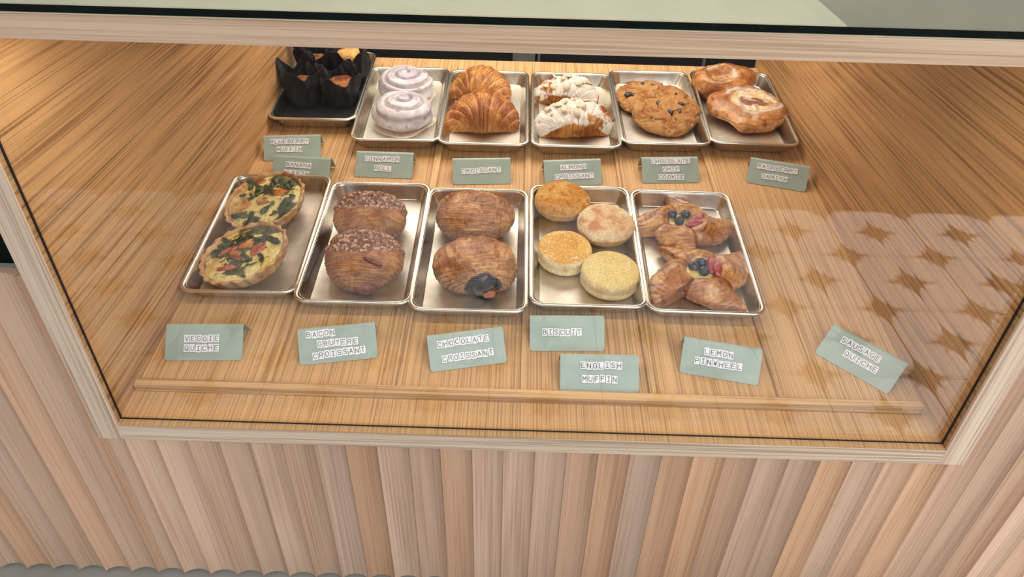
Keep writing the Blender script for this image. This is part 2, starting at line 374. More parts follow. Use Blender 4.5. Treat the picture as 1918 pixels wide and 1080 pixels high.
# staff side seen through the open back
cab = thing('back_cabinet', 'dark cabinet standing behind the open back of the case', 'cabinet', Matrix.Translation((.5, 1.3, ZF)))
def cb(n_, a, b, m_): o = box(n_, [a[i]-(.5, 1.3, ZF)[i] for i in range(3)], [b[i]-(.5, 1.3, ZF)[i] for i in range(3)], m_, cab)
cb('carcass', (-.6, 1.22, ZF), (1.6, 1.5, .36), M_dark)
cb('frame_post', (.452, 1.200, ZF), (.508, 1.219, .34), M_greypost); cb('frame_post', (.515, 1.206, ZF), (.521, 1.219, .34), M_greypost); cb('frame_post', (.93, 1.206, ZF), (.936, 1.219, .34), M_greypost)

# ------------------------------------------------------------------ trays
TW, TL = .166, .290
def rring(hw, hl, r, z, k=7):
    P = []
    for cx_, cy_, a0 in ((hw-r, hl-r, 0), (-hw+r, hl-r, PI/2), (-hw+r, -hl+r, PI), (hw-r, -hl+r, 3*PI/2)):
        for i in range(k):
            a = a0+PI/2*i/(k-1); P.append((cx_+r*math.cos(a), cy_+r*math.sin(a), z))
    return P
def make_tray():
    hw, hl = TW/2, TL/2
    prof = [(.024, 0, .010), (.0165, .0004, .014), (.0145, .0025, .015), (.0068, .0225, .018), (.0068, .0245, .018)]
    prof2 = [(.0060, .0250, .018), (.0073, .0235, .0175), (.0076, .0225, .0175), (.0148, .0032, .0135), (.0154, .0022, .0133), (.0166, .0015, .0125), (.0172, .0014, .012), (.030, .0014, .004), (.055, .0014, .002)]
    R = [rring(hw-i, hl-i, r, z) for i, z, r in prof+prof2]
    n = len(R[0]); V = [v for q in R for v in q]; Fc = grid_faces(n, len(R))
    Fc.append(tuple(range((len(R)-1)*n, len(R)*n))); Fc.append(tuple(range(n))[::-1])
    t = thing('sheet_pan', 'x', 'tray')
    pb_ = mesh('pan_body', V, Fc, [M_tray, M_pan], t, True)
    for f in pb_.data.polygons:
        if f.center.z < .0017 and f.normal.z > .5: f.material_index = 1
    R = []
    for j in range(13):
        a = 2*PI*j/12; R.append(rring(hw-.0033+.0033*math.cos(a), hl-.0033+.0033*math.cos(a), .0165+.0033*math.cos(a), .0240+.0028*math.sin(a)))
    V = [v for q in R for v in q]; mesh('rolled_rim', V, [f[::-1] for f in grid_faces(n, 13)], M_tray, t, True)
    return t
tray0 = make_tray(); first = True
def dup(root):
    r = root.copy(); COL.objects.link(r)
    for ch in list(root.children):
        c = ch.copy(); COL.objects.link(c); c.parent = r; c.matrix_parent_inverse = ch.matrix_parent_inverse.copy()
        for g_ in ch.children: d = g_.copy(); COL.objects.link(d); d.parent = c
    return r
TR = {'G': (0.085, 0.3506, 0.0262, 'aluminium sheet pan holding the two vegetable quiches'),
 'H': (0.2501, 0.3365, 0.007, 'aluminium sheet pan holding the two crumb-topped bacon croissants'),
 'I': (0.4116, 0.327, 0.0042, 'aluminium sheet pan holding the two chocolate croissants'),
 'J': (0.5783, 0.3434, 0.0029, 'aluminium sheet pan holding four round biscuits and English muffins'),
 'K': (0.7424, 0.3373, -0.0079, 'aluminium sheet pan holding the two lemon pinwheels with blueberries'),
 'A': (0.0808, 0.824, 0.0137, 'aluminium sheet pan with black paper and dark-wrapped muffins, back left corner'),
 'B': (0.2462, 0.7586, 0.0251, 'aluminium sheet pan holding the two iced cinnamon rolls'),
 'C': (0.4093, 0.7536, 0.0041, 'aluminium sheet pan holding the two plain croissants'),
 'D': (0.5789, 0.7546, 0.0033, 'aluminium sheet pan holding the two sugar-dusted almond croissants'),
 'E': (0.7428, 0.7729, 0.0144, 'aluminium sheet pan holding the two chocolate chip cookies'),
 'F': (0.9102, 0.7807, -0.0203, 'aluminium sheet pan holding the two raspberry danishes')}
for k_, (x, d, a, lb) in TR.items():
    t = tray0 if first else dup(tray0); first = False
    t['label'] = lb; t['group'] = 'sheet pans on the sloped shelf'
    # a pan rests on the shelf; the last back pan overlaps its neighbour's rim
    t.matrix_world = shelf(x, d, .0052, a)
TZ = .0052+.0016

# ------------------------------------------------------------------ pastry builders
def blob(nu=120, nv=70, R=lambda th: .05+0*th, c=.03, e1=1., e2=1., zc=.8, shape=None, disp=None, flat=True):
    th = np.linspace(0, 2*PI, nu, endpoint=False); ph = np.linspace(0, PI, nv)
    if e1 < .75:
        k1 = int(nv*.42); k2 = int(nv*.12); r_ = np.linspace(0, .93, k1); top_ = np.arcsin(r_**(1/e1)); bt = PI-np.arcsin(np.linspace(0, .93, k2)**(1/e1))[::-1]
        ph = np.concatenate([top_, np.linspace(top_[-1], bt[0], nv-k1-k2+2)[1:-1], bt])
    T, Ph = np.meshgrid(th, ph)
    rr = R(T)*np.abs(np.sin(Ph))**e1
    z = c*np.sign(np.cos(Ph))*np.abs(np.cos(Ph))**e2 + c*zc
    P = np.stack([rr*np.cos(T), rr*np.sin(T), z], -1)
    if shape: P = shape(P, T, Ph)
    if disp:
        gu = np.roll(P, -1, 1)-np.roll(P, 1, 1); gv = np.gradient(P, axis=0); nn = np.cross(gv, gu)
        nn /= np.linalg.norm(nn, axis=-1, keepdims=True)+1e-12
        nn[0] = (0, 0, 1); nn[-1] = (0, 0, -1)
        dd = disp(P, T, Ph); dd[0] = dd[0].mean(); dd[-1] = dd[-1].mean()
        P = P+nn*dd[..., None]
    if flat: P[..., 2] = np.maximum(P[..., 2], 0)
    return P, T, Ph
def blobmesh(name, P, col, mat, parent):
    nv, nu = P.shape[:2]; Fc = [f[::-1] for f in grid_faces(nu, nv)]
    return mesh(name, P.reshape(-1, 3), Fc, mat, parent, True, col.reshape(-1, 3))
def stamp(o, label, cat, group, Mx, name=None):
    o['label'] = label; o['category'] = cat; o['group'] = group; o.matrix_world = Mx
    return o

def swirl_croissant(name, label, group, Mx, a, b_, c, seed, crumbs=True, cavity=False, split=0.0, q=(0., .35)):
    t = thing(name, label, 'pastry', Mx, group)
    def R(T): return 1/np.sqrt((np.cos(T)/a)**2+(np.sin(T)/b_)**2)*(1+.03*np.cos(3*T+seed))
    def ringd(P):
        X, Y, Z = P[..., 0]/a, P[..., 1]/b_, P[..., 2]/c
        return np.sqrt((X-q[0])**2*1.0+(Y+.95)**2*.75+(Z-q[1])**2*.75)
    def disp(P, T, Ph):
        w = fbm(P, 40, 3, seed)
        rd = ringd(P)+.10*w; fr_ = ss(-P[..., 1]/b_, -.1, .35); d = (.0012*(((rd*8.5) % 1))+.0004*np.sin(rd*110))*fr_
        d += .008*(fbm(P, 22, 3, seed+5)-.5)+.0014*(fbm(P, 130, 3, seed+6)-.5)
        if crumbs:
            cm = ss(P[..., 1]/b_+.5*(P[..., 2]/c)-.1+.3*(fbm(P, 30, 2, seed+9)-.5), .40, .6)
            d += cm*.0030*ss(fbm(P, 290, 2, seed+3), .42, .66)
        else:
            d += .0035*ss(P[..., 2]/c, .9, 1.5)*(np.abs(fbm(P*np.array([1, .5, 1]), 60, 3, seed+8)-.5)*-4+.5)
        if cavity: d -= .016*ss(-P[..., 1]/b_, .45, .85)*np.exp(-((P[..., 0]-.010)/.027)**2-((P[..., 2]-.021)/.026)**2)
        return d
    P, T, Ph = blob(200, 130, R, c, .86, .9, .8, None, disp)
    w = fbm(P, 40, 3, seed); rd = ringd(P)+.10*w
    base = mix(lin((152, 92, 44)), lin((216, 158, 96)), ss(fbm(P, 45, 4, seed+2), .32, .66)); base = mix(base, lin((120, 66, 32)), ss(fbm(P, 95, 4, seed+12), .56, .72)*.6)
    st = .5+.5*np.sin(rd*120+3*fbm(P, 80, 2, seed+6)); fade = ss(1.6-rd, .0, .7)*.8+.2; stp = np.exp(-((((rd*8.5) % 1)-.97)/.07)**2)
    base = mix(base, lin((122, 66, 32)), st**2*.85*fade)
    base = mix(base, lin((226, 178, 118)), (1-st)**3*.55*ss(1.5-rd, 0, .5)); base = mix(base, lin((92, 46, 20)), stp*.85*ss(1.7-rd, 0, .4))
    base = mix(base, lin((150, 80, 36)), ss(P[..., 2]/c, 1.15, 1.75)*.55*ss(fbm(P, 60, 3, seed+4), .35, .6))
    if crumbs:
        cm = ss(P[..., 1]/b_+.5*(P[..., 2]/c)-.1+.5*(fbm(P, 40, 3, seed+9)-.5), .38, .58)
        f = ss(fbm(P, 290, 2, seed+3), .50, .64)
        base = mix(base, mix(lin((128, 78, 52)), lin((214, 180, 152)), f), cm)
    if cavity:
        cv = ss(-P[..., 1]/b_, .4, .8)*np.exp(-((P[..., 0]-.010)/.027)**2-((P[..., 2]-.021)/.026)**2)
        base = mix(base, lin((36, 28, 30)), ss(cv+.12*(fbm(P, 60, 2, 2)-.5), .30, .40))
    blobmesh('crust', P, base, B_crust, t)
    if cavity:
        P, T, Ph = blob(60, 40, lambda T: .0225+.002*np.cos(3*T), .024, .8, .9, .85, None, lambda P, T, Ph: .003*(fbm(P, 90, 3, 3)-.5))
        o = blobmesh('chocolate_filling', P, np.broadcast_to(lin((44, 36, 40)), P.shape), B_glazed, t); o.location = (.010, -b_*.50, .004); o['label'] = 'dark chocolate filling'
        P, T, Ph = blob(40, 24, lambda T: .0085+.0015*np.cos(2*T), .003, .8, .8, .6, None, lambda P, T, Ph: .002*(fbm(P, 200, 3, 5)-.5))
        o = blobmesh('crust_flake', P, np.broadcast_to(lin((168, 98, 66)), P.shape), B_crust, t); o.location = (.017, -b_*.83, .012); o.rotation_euler = (.6, 0, .2)
    elif split:
        P, T, Ph = blob(60, 30, lambda T: 1/np.sqrt((np.cos(T)/.017)**2+(np.sin(T)/.010)**2), .010, .8, .8, .9, None, lambda P, T, Ph: .003*(fbm(P, 140, 3, 3)-.5))
        o = blobmesh('filling', P, mix(lin((88, 40, 28)), lin((140, 70, 50)), fbm(P, 200, 2, 1)), B_crust, t); o.location = (.006, -b_*.84, .009); o.rotation_euler = (.5, .15, .1); o['label'] = 'dark browned filling at the open end'
        P, T, Ph = blob(50, 24, lambda T: 1/np.sqrt((np.cos(T)/.015)**2+(np.sin(T)/.004)**2), .004, .8, .8, 0, None, lambda P, T, Ph: .002*(fbm(P, 140, 3, 5)-.5), False)
        o = blobmesh('filling', P, mix(lin((88, 40, 28)), lin((130, 66, 50)), fbm(P, 200, 2, 1)), B_crust, t); o.location = (.021, -b_*.62, .0515); o.rotation_euler = (1.0, .35, -.25); o['label'] = 'dark slit of filling on the side'
    return t

def crescent(name, label, group, Mx, span, Rr, r0, seed, sugar=False, flip=1, A=1.25, tone=0):
    t = thing(name, label, 'croissant', Mx, group)
    nu, nv = 96, 260
    s = np.linspace(0, 1, nv); ph = np.linspace(0, 2*PI, nu, endpoint=False); Ph, Sg = np.meshgrid(ph, s)
    def at(Sg, Ph):
        q = (Sg-.5)*2; qt = q+.10*np.sin(Ph)*np.sign(q)*0+.05*np.cos(Ph+.6)
        aq = np.abs(qt); edges = [.20, .46, .68, .86]
        base = np.clip(1-np.abs(q)**2.4, 0, 1)**.52
        step = np.zeros_like(aq)
        for i, e in enumerate(edges): step += ss(aq, e-.012, e+.012)
        saw = aq*0
        pe = 0
        for e in edges+[1.01]:
            mk = (aq >= pe) & (aq < e); saw = np.where(mk, (aq-pe)/(e-pe), saw); pe = e
        asym = 1+.10*np.sin(2.2*q+seed); r = r0*base*asym*(1-.07*step+.15*np.sqrt(np.clip(saw, 0, 1))*(1-saw)*1.6)
        return q, aq, saw, r
    q, aq, saw, r = at(Sg, Ph)
    ang = q*A; cx_, cy_ = span*np.sin(ang)/math.sin(A), -Rr*(1-np.cos(ang))
    tx, ty = np.cos(ang)*span/math.sin(A), -Rr*np.sin(ang); L_ = np.sqrt(tx**2+ty**2); nx, ny = ty/L_, -tx/L_
    rv = r*.92
    rv = rv*.68; P = np.stack([cx_+nx*-np.cos(Ph)*r, cy_+ny*-np.cos(Ph)*r, rv*.80+rv*np.sin(Ph)], -1)
    nrm = np.stack([nx*-np.cos(Ph), ny*-np.cos(Ph), np.sin(Ph)], -1)
    w = fbm(P, 55, 3, seed)
    fl_ = np.sin((aq*1.0+.16*w+.03*np.cos(Ph))*120)
    dd = .00035*fl_+.0060*(fbm(P, 30, 3, seed+1)-.5)+.0020*(fbm(P, 130, 3, seed+3)-.5)
    if sugar: dd = dd+.004*(fbm(P, 110, 3, seed+5)-.4)+.009*(fbm(P, 36, 3, seed+15)-.5)
    fade = np.clip(1-np.abs(q)**8, 0, 1)
    P = P+nrm*(dd*fade)[..., None]; P[..., 2] = np.maximum(P[..., 2], 0)
    c = mix(lin((156, 88, 34)), lin((214, 152, 82)), ss(fbm(P, 50, 4, seed+2), .35, .65)+.25*(1-saw)-.1)
    c = mix(c, lin((232, 184, 118)), ss(1-saw, .72, 1.)*.55)
    c = mix(c, lin((142, 74, 26)), (.5+.5*fl_)**2*.5+.35*ss(fbm(P, 24, 3, seed+7), .5, .75))
    c = c*np.array([.96, 1., 1.02])
    if tone: c = c*np.array([.98, .90, .82])
    if sugar:
        up_ = ss(np.sin(Ph), -.1, .55)
        sg = ss(up_*.75+.95*(fbm(P, 34, 4, seed+8)-.5)+.35*(fbm(P, 180, 3, seed+9)-.5), .60, .74)
        c = mix(c, lin((236, 230, 222)), sg*.94)
    V = P.reshape(-1, 3); Fc = grid_faces(nu, nv); Fc = [f[::-1] for f in Fc]
    Fc.append(tuple(range(nu))); Fc.append(tuple(range((nv-1)*nu, nv*nu))[::-1])
    mesh('croissant_body', V, Fc, B_sugar if sugar else B_crust, t, True, c.reshape(-1, 3))
    if sugar:
        rnd = random.Random(seed)
        for i in range(9):
            qv = rnd.uniform(-.8, .8); pv = rnd.uniform(.9, 2.4)
            j = int((qv/2+.5)*(nv-1)); k = int(pv/(2*PI)*nu); pos = P[j, k]; nm = Vector(nrm[j, k])
            n_ = 12; ra, rb = .0100, .0070; V = []
            for z in (0, .0009):
                for i2 in range(n_):
                    a_ = 2*PI*i2/n_; V.append((ra*math.cos(a_), rb*math.sin(a_), z+.0016*math.cos(a_)**2))
            Fc = [(i2, (i2+1) % n_, n_+(i2+1) % n_, n_+i2) for i2 in range(n_)]+[tuple(range(n_))[::-1], tuple(range(n_, 2*n_))]
            o = mesh('almond_slice', V, Fc, B_sugar, t, True, np.broadcast_to(lin((222, 208, 182)), (2*n_, 3)))
            qt = nm.to_track_quat('Z', 'X'); o.matrix_local = Matrix.Translation(Vector(pos)+nm*.0006) @ qt.to_matrix().to_4x4() @ Matrix.Rotation(rnd.uniform(-1, 1), 4, 'X') @ Matrix.Rotation(rnd.uniform(0, 6), 4, 'Z') if i % 3 == 0 else Matrix.Translation(Vector(pos)+nm*.0008) @ qt.to_matrix().to_4x4() @ Matrix.Rotation(rnd.uniform(0, 6), 4, 'Z')
    return t

def puck(name, label, cat, group, Mx, r, h, kind, seed):
    t = thing(name, label, cat, Mx, group)
    if kind == 'english':
        P, T, Ph = blob(140, 90, lambda T: r*(1+.012*np.cos(2*T+seed)), h/2, .30, .42, 1., None, lambda P, T, Ph: .0016*(fbm(P, 60, 3, seed)-.5)+.0006*(fbm(P, 300, 2, seed)-.5)-.0012*np.exp(-((P[..., 2]-h*.45)/.004)**2), False)
        zz = P[..., 2]/h; rad = np.hypot(P[..., 0], P[..., 1])/r
        side = mix(lin((236, 216, 170)), lin((214, 184, 128)), ss(fbm(P, 60, 3, seed+1), .35, .7))
        if seed == 21: top = mix(mix(lin((222, 160, 62)), lin((238, 196, 112)), ss(fbm(P, 28, 3, seed+2), .3, .7)), lin((250, 232, 190)), ss(fbm(P, 620, 1, seed+4), .66, .80))
        else: top = mix(mix(lin((228, 200, 120)), lin((236, 212, 146)), ss(fbm(P, 28, 3, seed+2), .3, .7)), lin((250, 236, 190)), ss(fbm(P, 620, 1, seed+4), .68, .8)*.6)
        c = mix(side, top, ss(zz+.05*(fbm(P, 50, 2, seed)-.5), .84, .93)); c = mix(c, lin((214, 178, 110)), ss(-zz, -.14, -.04)*.7)
        blobmesh('bun', P, c, B_muffin, t)
    else:
        def shp(P, T, Ph):
            z = P[..., 2]; k = np.clip(z/h, 0, 1); f = .80+.20*ss(k, 0, .62)
            P = P.copy(); P[..., 0] *= f; P[..., 1] *= f; return P
        P, T, Ph = blob(150, 100, lambda T: r*(1+.02*np.cos(3*T+seed)), h*.5, .42, .68, 1., shp, lambda P, T, Ph: .0035*(fbm(P, 45, 4, seed)-.5)+ss(P[..., 2]/h, .55, .8)*(.0045*(fbm(P, 110, 3, seed+3)-.5)), False)
        k = P[..., 2]/h; n_ = fbm(P, 40, 4, seed+1)
        side = mix(lin((226, 190, 124)), lin((204, 158, 88)), ss(fbm(P, 70, 3, seed+5), .35, .7))
        if kind == 'golden': top = mix(lin((204, 140, 62)), lin((226, 176, 102)), ss(n_, .35, .65)); top = mix(top, lin((160, 92, 36)), ss(fbm(P, 150, 3, seed+8), .58, .72)*.6)
        else: top = mix(lin((206, 140, 92)), lin((232, 196, 150)), ss(n_, .38, .6)); top = mix(top, lin((240, 222, 180)), ss(fbm(P, 26, 3, seed+11), .55, .68)*.8)
        c = mix(side, top, ss(k+.12*(fbm(P, 35, 3, seed+2)-.5), .56, .72)); c = mix(c, lin((176, 112, 52)), .5*np.exp(-((k-.56)/.06)**2))
        blobmesh('bun', P, c, B_cake, t)
    return t

def cinnamon(name, label, Mx, seed, r=.052, h=.036):
    t = thing(name, label, 'pastry', Mx, 'iced cinnamon rolls')
    def spiral(X, Y):
        rr = np.hypot(X, Y)/r; th = np.arctan2(Y, X)+seed; v = (rr*2.55-th/(2*PI)) % 1.
        g = np.minimum(v, 1-v); return rr, g
    def disp(P, T, Ph):
        rr, g = spiral(P[..., 0], P[..., 1]); top = ss(P[..., 2]/h, .55, .85)
        d = -.0090*top*np.exp(-(g/.13)**2)*ss(rr, .04, .2)+.005*top*np.cos(np.clip(rr, 0, 1)*1.4)
        d += .0065*(fbm(P, 30, 3, seed)-.5)
        d += (1-top)*.003*np.sin(P[..., 2]*170+T*1.2)*ss(P[..., 2]/h, .1, .4)
        return d
    P, T, Ph = blob(220, 170, lambda T: r*(1+.03*np.cos(2*T+1)-.05*ss(np.cos(T-2.6), .8, 1)), h*.5, .42, .62, 1., None, disp)
    P[..., 2] += .007*np.clip(1-np.hypot(P[..., 0], P[..., 1])/r, 0, 1)*ss(P[..., 2], .015, .03)
    rr, g = spiral(P[..., 0], P[..., 1])
    ic = mix(lin((206, 199, 202)), lin((176, 167, 176)), ss(fbm(P, 40, 3, seed+2), .35, .7))
    ic = mix(ic, lin((150, 128, 120)), .5*np.exp(-(g/.06)**2)*ss(P[..., 2]/h, .6, .9)*ss(rr, .1, .3))
    ic = mix(ic, lin((192, 148, 112)), ss(.42-P[..., 2]/h+.9*(fbm(P, 45, 3, seed+4)-.5), .1, .35)*.8)
    ic = mix(ic, lin((120, 84, 60)), ss(fbm(P, 130, 2, seed+9), .74, .8)*.6)
    blobmesh('iced_roll', P, ic, B_icing, t)
    P, T, Ph = blob(90, 20, lambda T: r*1.06*(1+.06*np.cos(3*T+seed)+.05*np.cos(5*T)), .0012, .8, .9, .7, None, None)
    blobmesh('icing_puddle', P, np.broadcast_to(lin((218, 208, 190)), P.shape), B_icing, t)
    return t

def cookie(name, label, Mx, r, seed, chips):
    t = thing(name, label, 'cookie', Mx, 'chocolate chip cookies')
    h = .011
    def disp(P, T, Ph):
        top = ss(P[..., 2]/h, .6, 1.2); cr = np.abs(fbm(P, 38, 3, seed)-.5)
        return top*(.0035*ss(cr, 0, .10)-.002)+.0030*(fbm(P, 60, 4, seed+2)-.5)+.0016*(fbm(P, 250, 2, seed+3)-.5)+top*.005*np.cos(np.clip(np.hypot(P[..., 0], P[..., 1])/r, 0, 1)*1.5)
    P, T, Ph = blob(180, 140, lambda T: r*(1+.025*np.cos(2*T+seed)+.015*np.cos(5*T)), h, .55, .8, .95, None, disp, False)
    cr = np.abs(fbm(P, 38, 3, seed)-.5)
    c = mix(lin((182, 134, 84)), lin((156, 104, 58)), ss(fbm(P, 50, 4, seed+5), .35, .68))
    c = mix(c, lin((134, 78, 34)), (1-ss(cr, 0, .045))*.55); c = mix(c, lin((220, 166, 104)), ss(fbm(P, 260, 2, seed+6), .6, .75)*.5)
    blobmesh('cookie_disc', P, c, B_cake, t)
    for i, (x, y, s_) in enumerate(chips):
        d = (P[..., 0]-x)**2+(P[..., 1]-y)**2+(P[..., 2] < h*.9)*1.; k = np.unravel_index(np.argmin(d), d.shape)
        Q, _, _ = blob(24, 14, lambda T: s_*(1+.18*np.cos(2*T+i)), s_*.75, .8, .8, 0., None, lambda P, T, Ph: .0015*(fbm(P, 300, 2, i)-.5), False)
        o = blobmesh('chocolate_chip', Q, np.broadcast_to(lin((42, 28, 28)), Q.shape), B_glazed, t); o.location = (x, y, float(P[k][2])-.0006)
    return t

def danish(name, label, Mx, seed, a, b_, c, back=False):
    t = thing(name, label, 'pastry', Mx, 'raspberry danishes')
    ctr = (.010, .012) if not back else (-.014, -.004); kk = .66 if not back else .5
    def R(T): return 1/np.sqrt((np.cos(T)/a)**2+(np.sin(T)/b_)**2)*(1+.04*np.cos(4*T+seed)+.02*np.cos(7*T))
    def rr(P): return np.hypot((P[..., 0]-ctr[0])/(a*kk), (P[..., 1]-ctr[1])/(b_*kk))+.15*(fbm(P, 30, 3, seed)-.5)
    def disp(P, T, Ph):
        u = rr(P); top = ss(P[..., 2]/c, .8, 1.3)
        d = -(.0055 if not back else .013)*top*(1-ss(u, .65, 1.1))+.003*top*np.exp(-((u-1.15)/.2)**2)
        th = np.arctan2(P[..., 1], P[..., 0]); d += .002*np.sin(th*3+u*3+seed)*ss(u, .9, 1.3)
        return d+.011*(fbm(P, 24, 3, seed+1)-.5)+.0030*(fbm(P, 90, 3, seed+2)-.5)
    P, T, Ph = blob(200, 130, R, c, .75, .85, .8, None, disp)
    u = rr(P)
    st_ = .5+.5*np.sin(u*34+7*fbm(P, 40, 3, seed+14))
    cr = mix(lin((172, 104, 46)), lin((208, 150, 88)), ss(fbm(P, 40, 4, seed+4), .35, .65)); cr = mix(cr, lin((138, 70, 34)), ss(fbm(P, 70, 4, seed+5), .54, .72)*.7+.4*st_**4)
    cheese = mix(lin((232, 204, 138)), lin((238, 222, 196)), ss(fbm(P, 60, 3, seed+6), .35, .65)); cheese = mix(cheese, lin((190, 130, 60)), ss(fbm(P, 70, 3, seed+7), .6, .75)*.7)
    jam = ss(fbm(P*np.array([1, 2, 1]), 34, 3, seed+8), .53, .58)*(1-ss(u, .45, .7))
    cheese = mix(cheese, lin((128, 52, 58)), jam*.9)
    col = mix(cheese, cr, ss(u, .80, .95)) if not back else mix(mix(lin((92, 34, 30)), lin((222, 180, 130)), ss(fbm(P, 60, 3, seed+6), .42, .6)), cr, ss(u, .45, .7))
    gl = ss(np.abs(u-1.0-.12*np.sin(np.arctan2(P[..., 1], P[..., 0])*3)), .10, .03)*ss(fbm(P, 34, 2, seed+9), .44, .56)
    gl = np.exp(-((u-1.0-.10*np.sin(np.arctan2(P[..., 1], P[..., 0])*3))/.10)**2)*ss(fbm(P, 40, 3, seed+9), .40, .50)
    col = mix(col, lin((226, 216, 214)), gl*.9)
    blobmesh('danish_body', P, col, B_glazed, t)
    return t

def pinwheel(name, label, Mx, seed, a, b_, rot, berry_xy, rasp):
    t = thing(name, label, 'pastry', Mx, 'lemon pinwheels')
    c = .0145
    def th_(T): return T-rot
    def R(T):
        v = (th_(T)/(PI/2)) % 1.                                # 0..1 across each of four arms
        arm = np.clip(v/.86, 0, 1)**1.7*(1-ss(v, .86, .985)); armx = 1/np.sqrt((np.cos(T)/a)**2+(np.sin(T)/b_)**2)
        return armx*(.66+.60*arm+.04*np.sin(v*PI))
    def disp(P, T, Ph):
        v = (th_(T)/(PI/2)) % 1.; rad = np.hypot(P[..., 0]/a, P[..., 1]/b_); top = ss(P[..., 2]/c, .6, 1.2)
        crease = np.where(v > .5, np.exp(-((1-v)/.05)**2), np.exp(-(v/.03)**2))*ss(rad, .28, .42)
        d = -.009*crease*ss(P[..., 2]/c, .1, .8)
        d += .011*top*np.exp(-((rad-.50)/.20)**2)*(.55+.45*np.sin(PI*np.clip(v*1.15, 0, 1)))
        d -= .007*top*(1-ss(rad, .22, .36))
        d += .0003*np.sin(rad*60+v*8)*ss(rad, .4, .6)
        return d+.007*(fbm(P, 30, 3, seed)-.5)+.0024*(fbm(P, 110, 3, seed+1)-.5)
    P, T, Ph = blob(440, 130, R, c, .72, .80, .8, None, disp)
    v = (th_(T)/(PI/2)) % 1.; rad = np.hypot(P[..., 0]/a, P[..., 1]/b_)
    col = mix(lin((178, 112, 54)), lin((216, 160, 98)), ss(fbm(P, 42, 4, seed+2), .35, .65))
    col = mix(col, lin((140, 76, 34)), ss(fbm(P, 70, 4, seed+3), .52, .7)*.7+.35*ss(rad, .75, 1.05)+.35*(.5+.5*np.sin(rad*90+9*fbm(P, 50, 3, seed+5)))**3)
    col = mix(col, lin((236, 206, 120)), 1-ss(rad+.06*(fbm(P, 60, 2, seed)-.5), .25, .33))
    blobmesh('folded_dough', P, col, B_glazed, t)
    P2, _, _ = blob(60, 24, lambda T: .021*(1+.06*np.cos(3*T)), .004, .8, .9, 0., None, lambda P, T, Ph: .0008*(fbm(P, 90, 2, 4)-.5), False)
    o = blobmesh('lemon_curd', P2, np.broadcast_to(lin((236, 210, 128)), P2.shape), B_glazed, t); o.location = (-.004, .002, .0215)
    o['label'] = 'pale yellow lemon curd'
    for i, (x, y) in enumerate(berry_xy):
        r = .0078
        def dd(P, T, Ph): return np.where(P[..., 2] > r*.55, -.0022*np.exp(-((np.hypot(P[..., 0], P[..., 1])-.0012)/.0018)**2)+.0009*np.exp(-((np.hypot(P[..., 0], P[..., 1])-.0038)/.0009)**2)*(.6+.4*np.cos(5*T)), 0)+.0004*(fbm(P, 400, 2, i)-.5)
        Q, _, _ = blob(48, 40, lambda T: r+0*T, r*.88, 1, 1, 0., None, dd, False)
        q_ = blobmesh('blueberry', Q, mix(lin((34, 40, 54)), lin((84, 92, 110)), ss(fbm(Q, 200, 3, i), .5, .75)), B_berry, t)
        q_.location = (x, y, .0300); q_.rotation_euler = (-.5+.3*i, .3-.25*i, i)
    for i, (x, y, an, ln) in enumerate(rasp):
        Q, _, _ = blob(70, 40, lambda T: 1/np.sqrt((np.cos(T)/ln)**2+(np.sin(T)/.0062)**2), .0042, .9, 1, 0., None, lambda P, T, Ph: .0011*(fbm(P, 320, 2, i)-.5), False)
        q_ = blobmesh('strawberry_slice', Q, mix(lin((172, 66, 72)), lin((206, 120, 112)), ss(fbm(Q, 160, 3, i+3), .5, .75)), B_berry, t)
        q_.location = (x, y, .0300+.002*i); q_.rotation_euler = (.25, -.2, an)
    return t

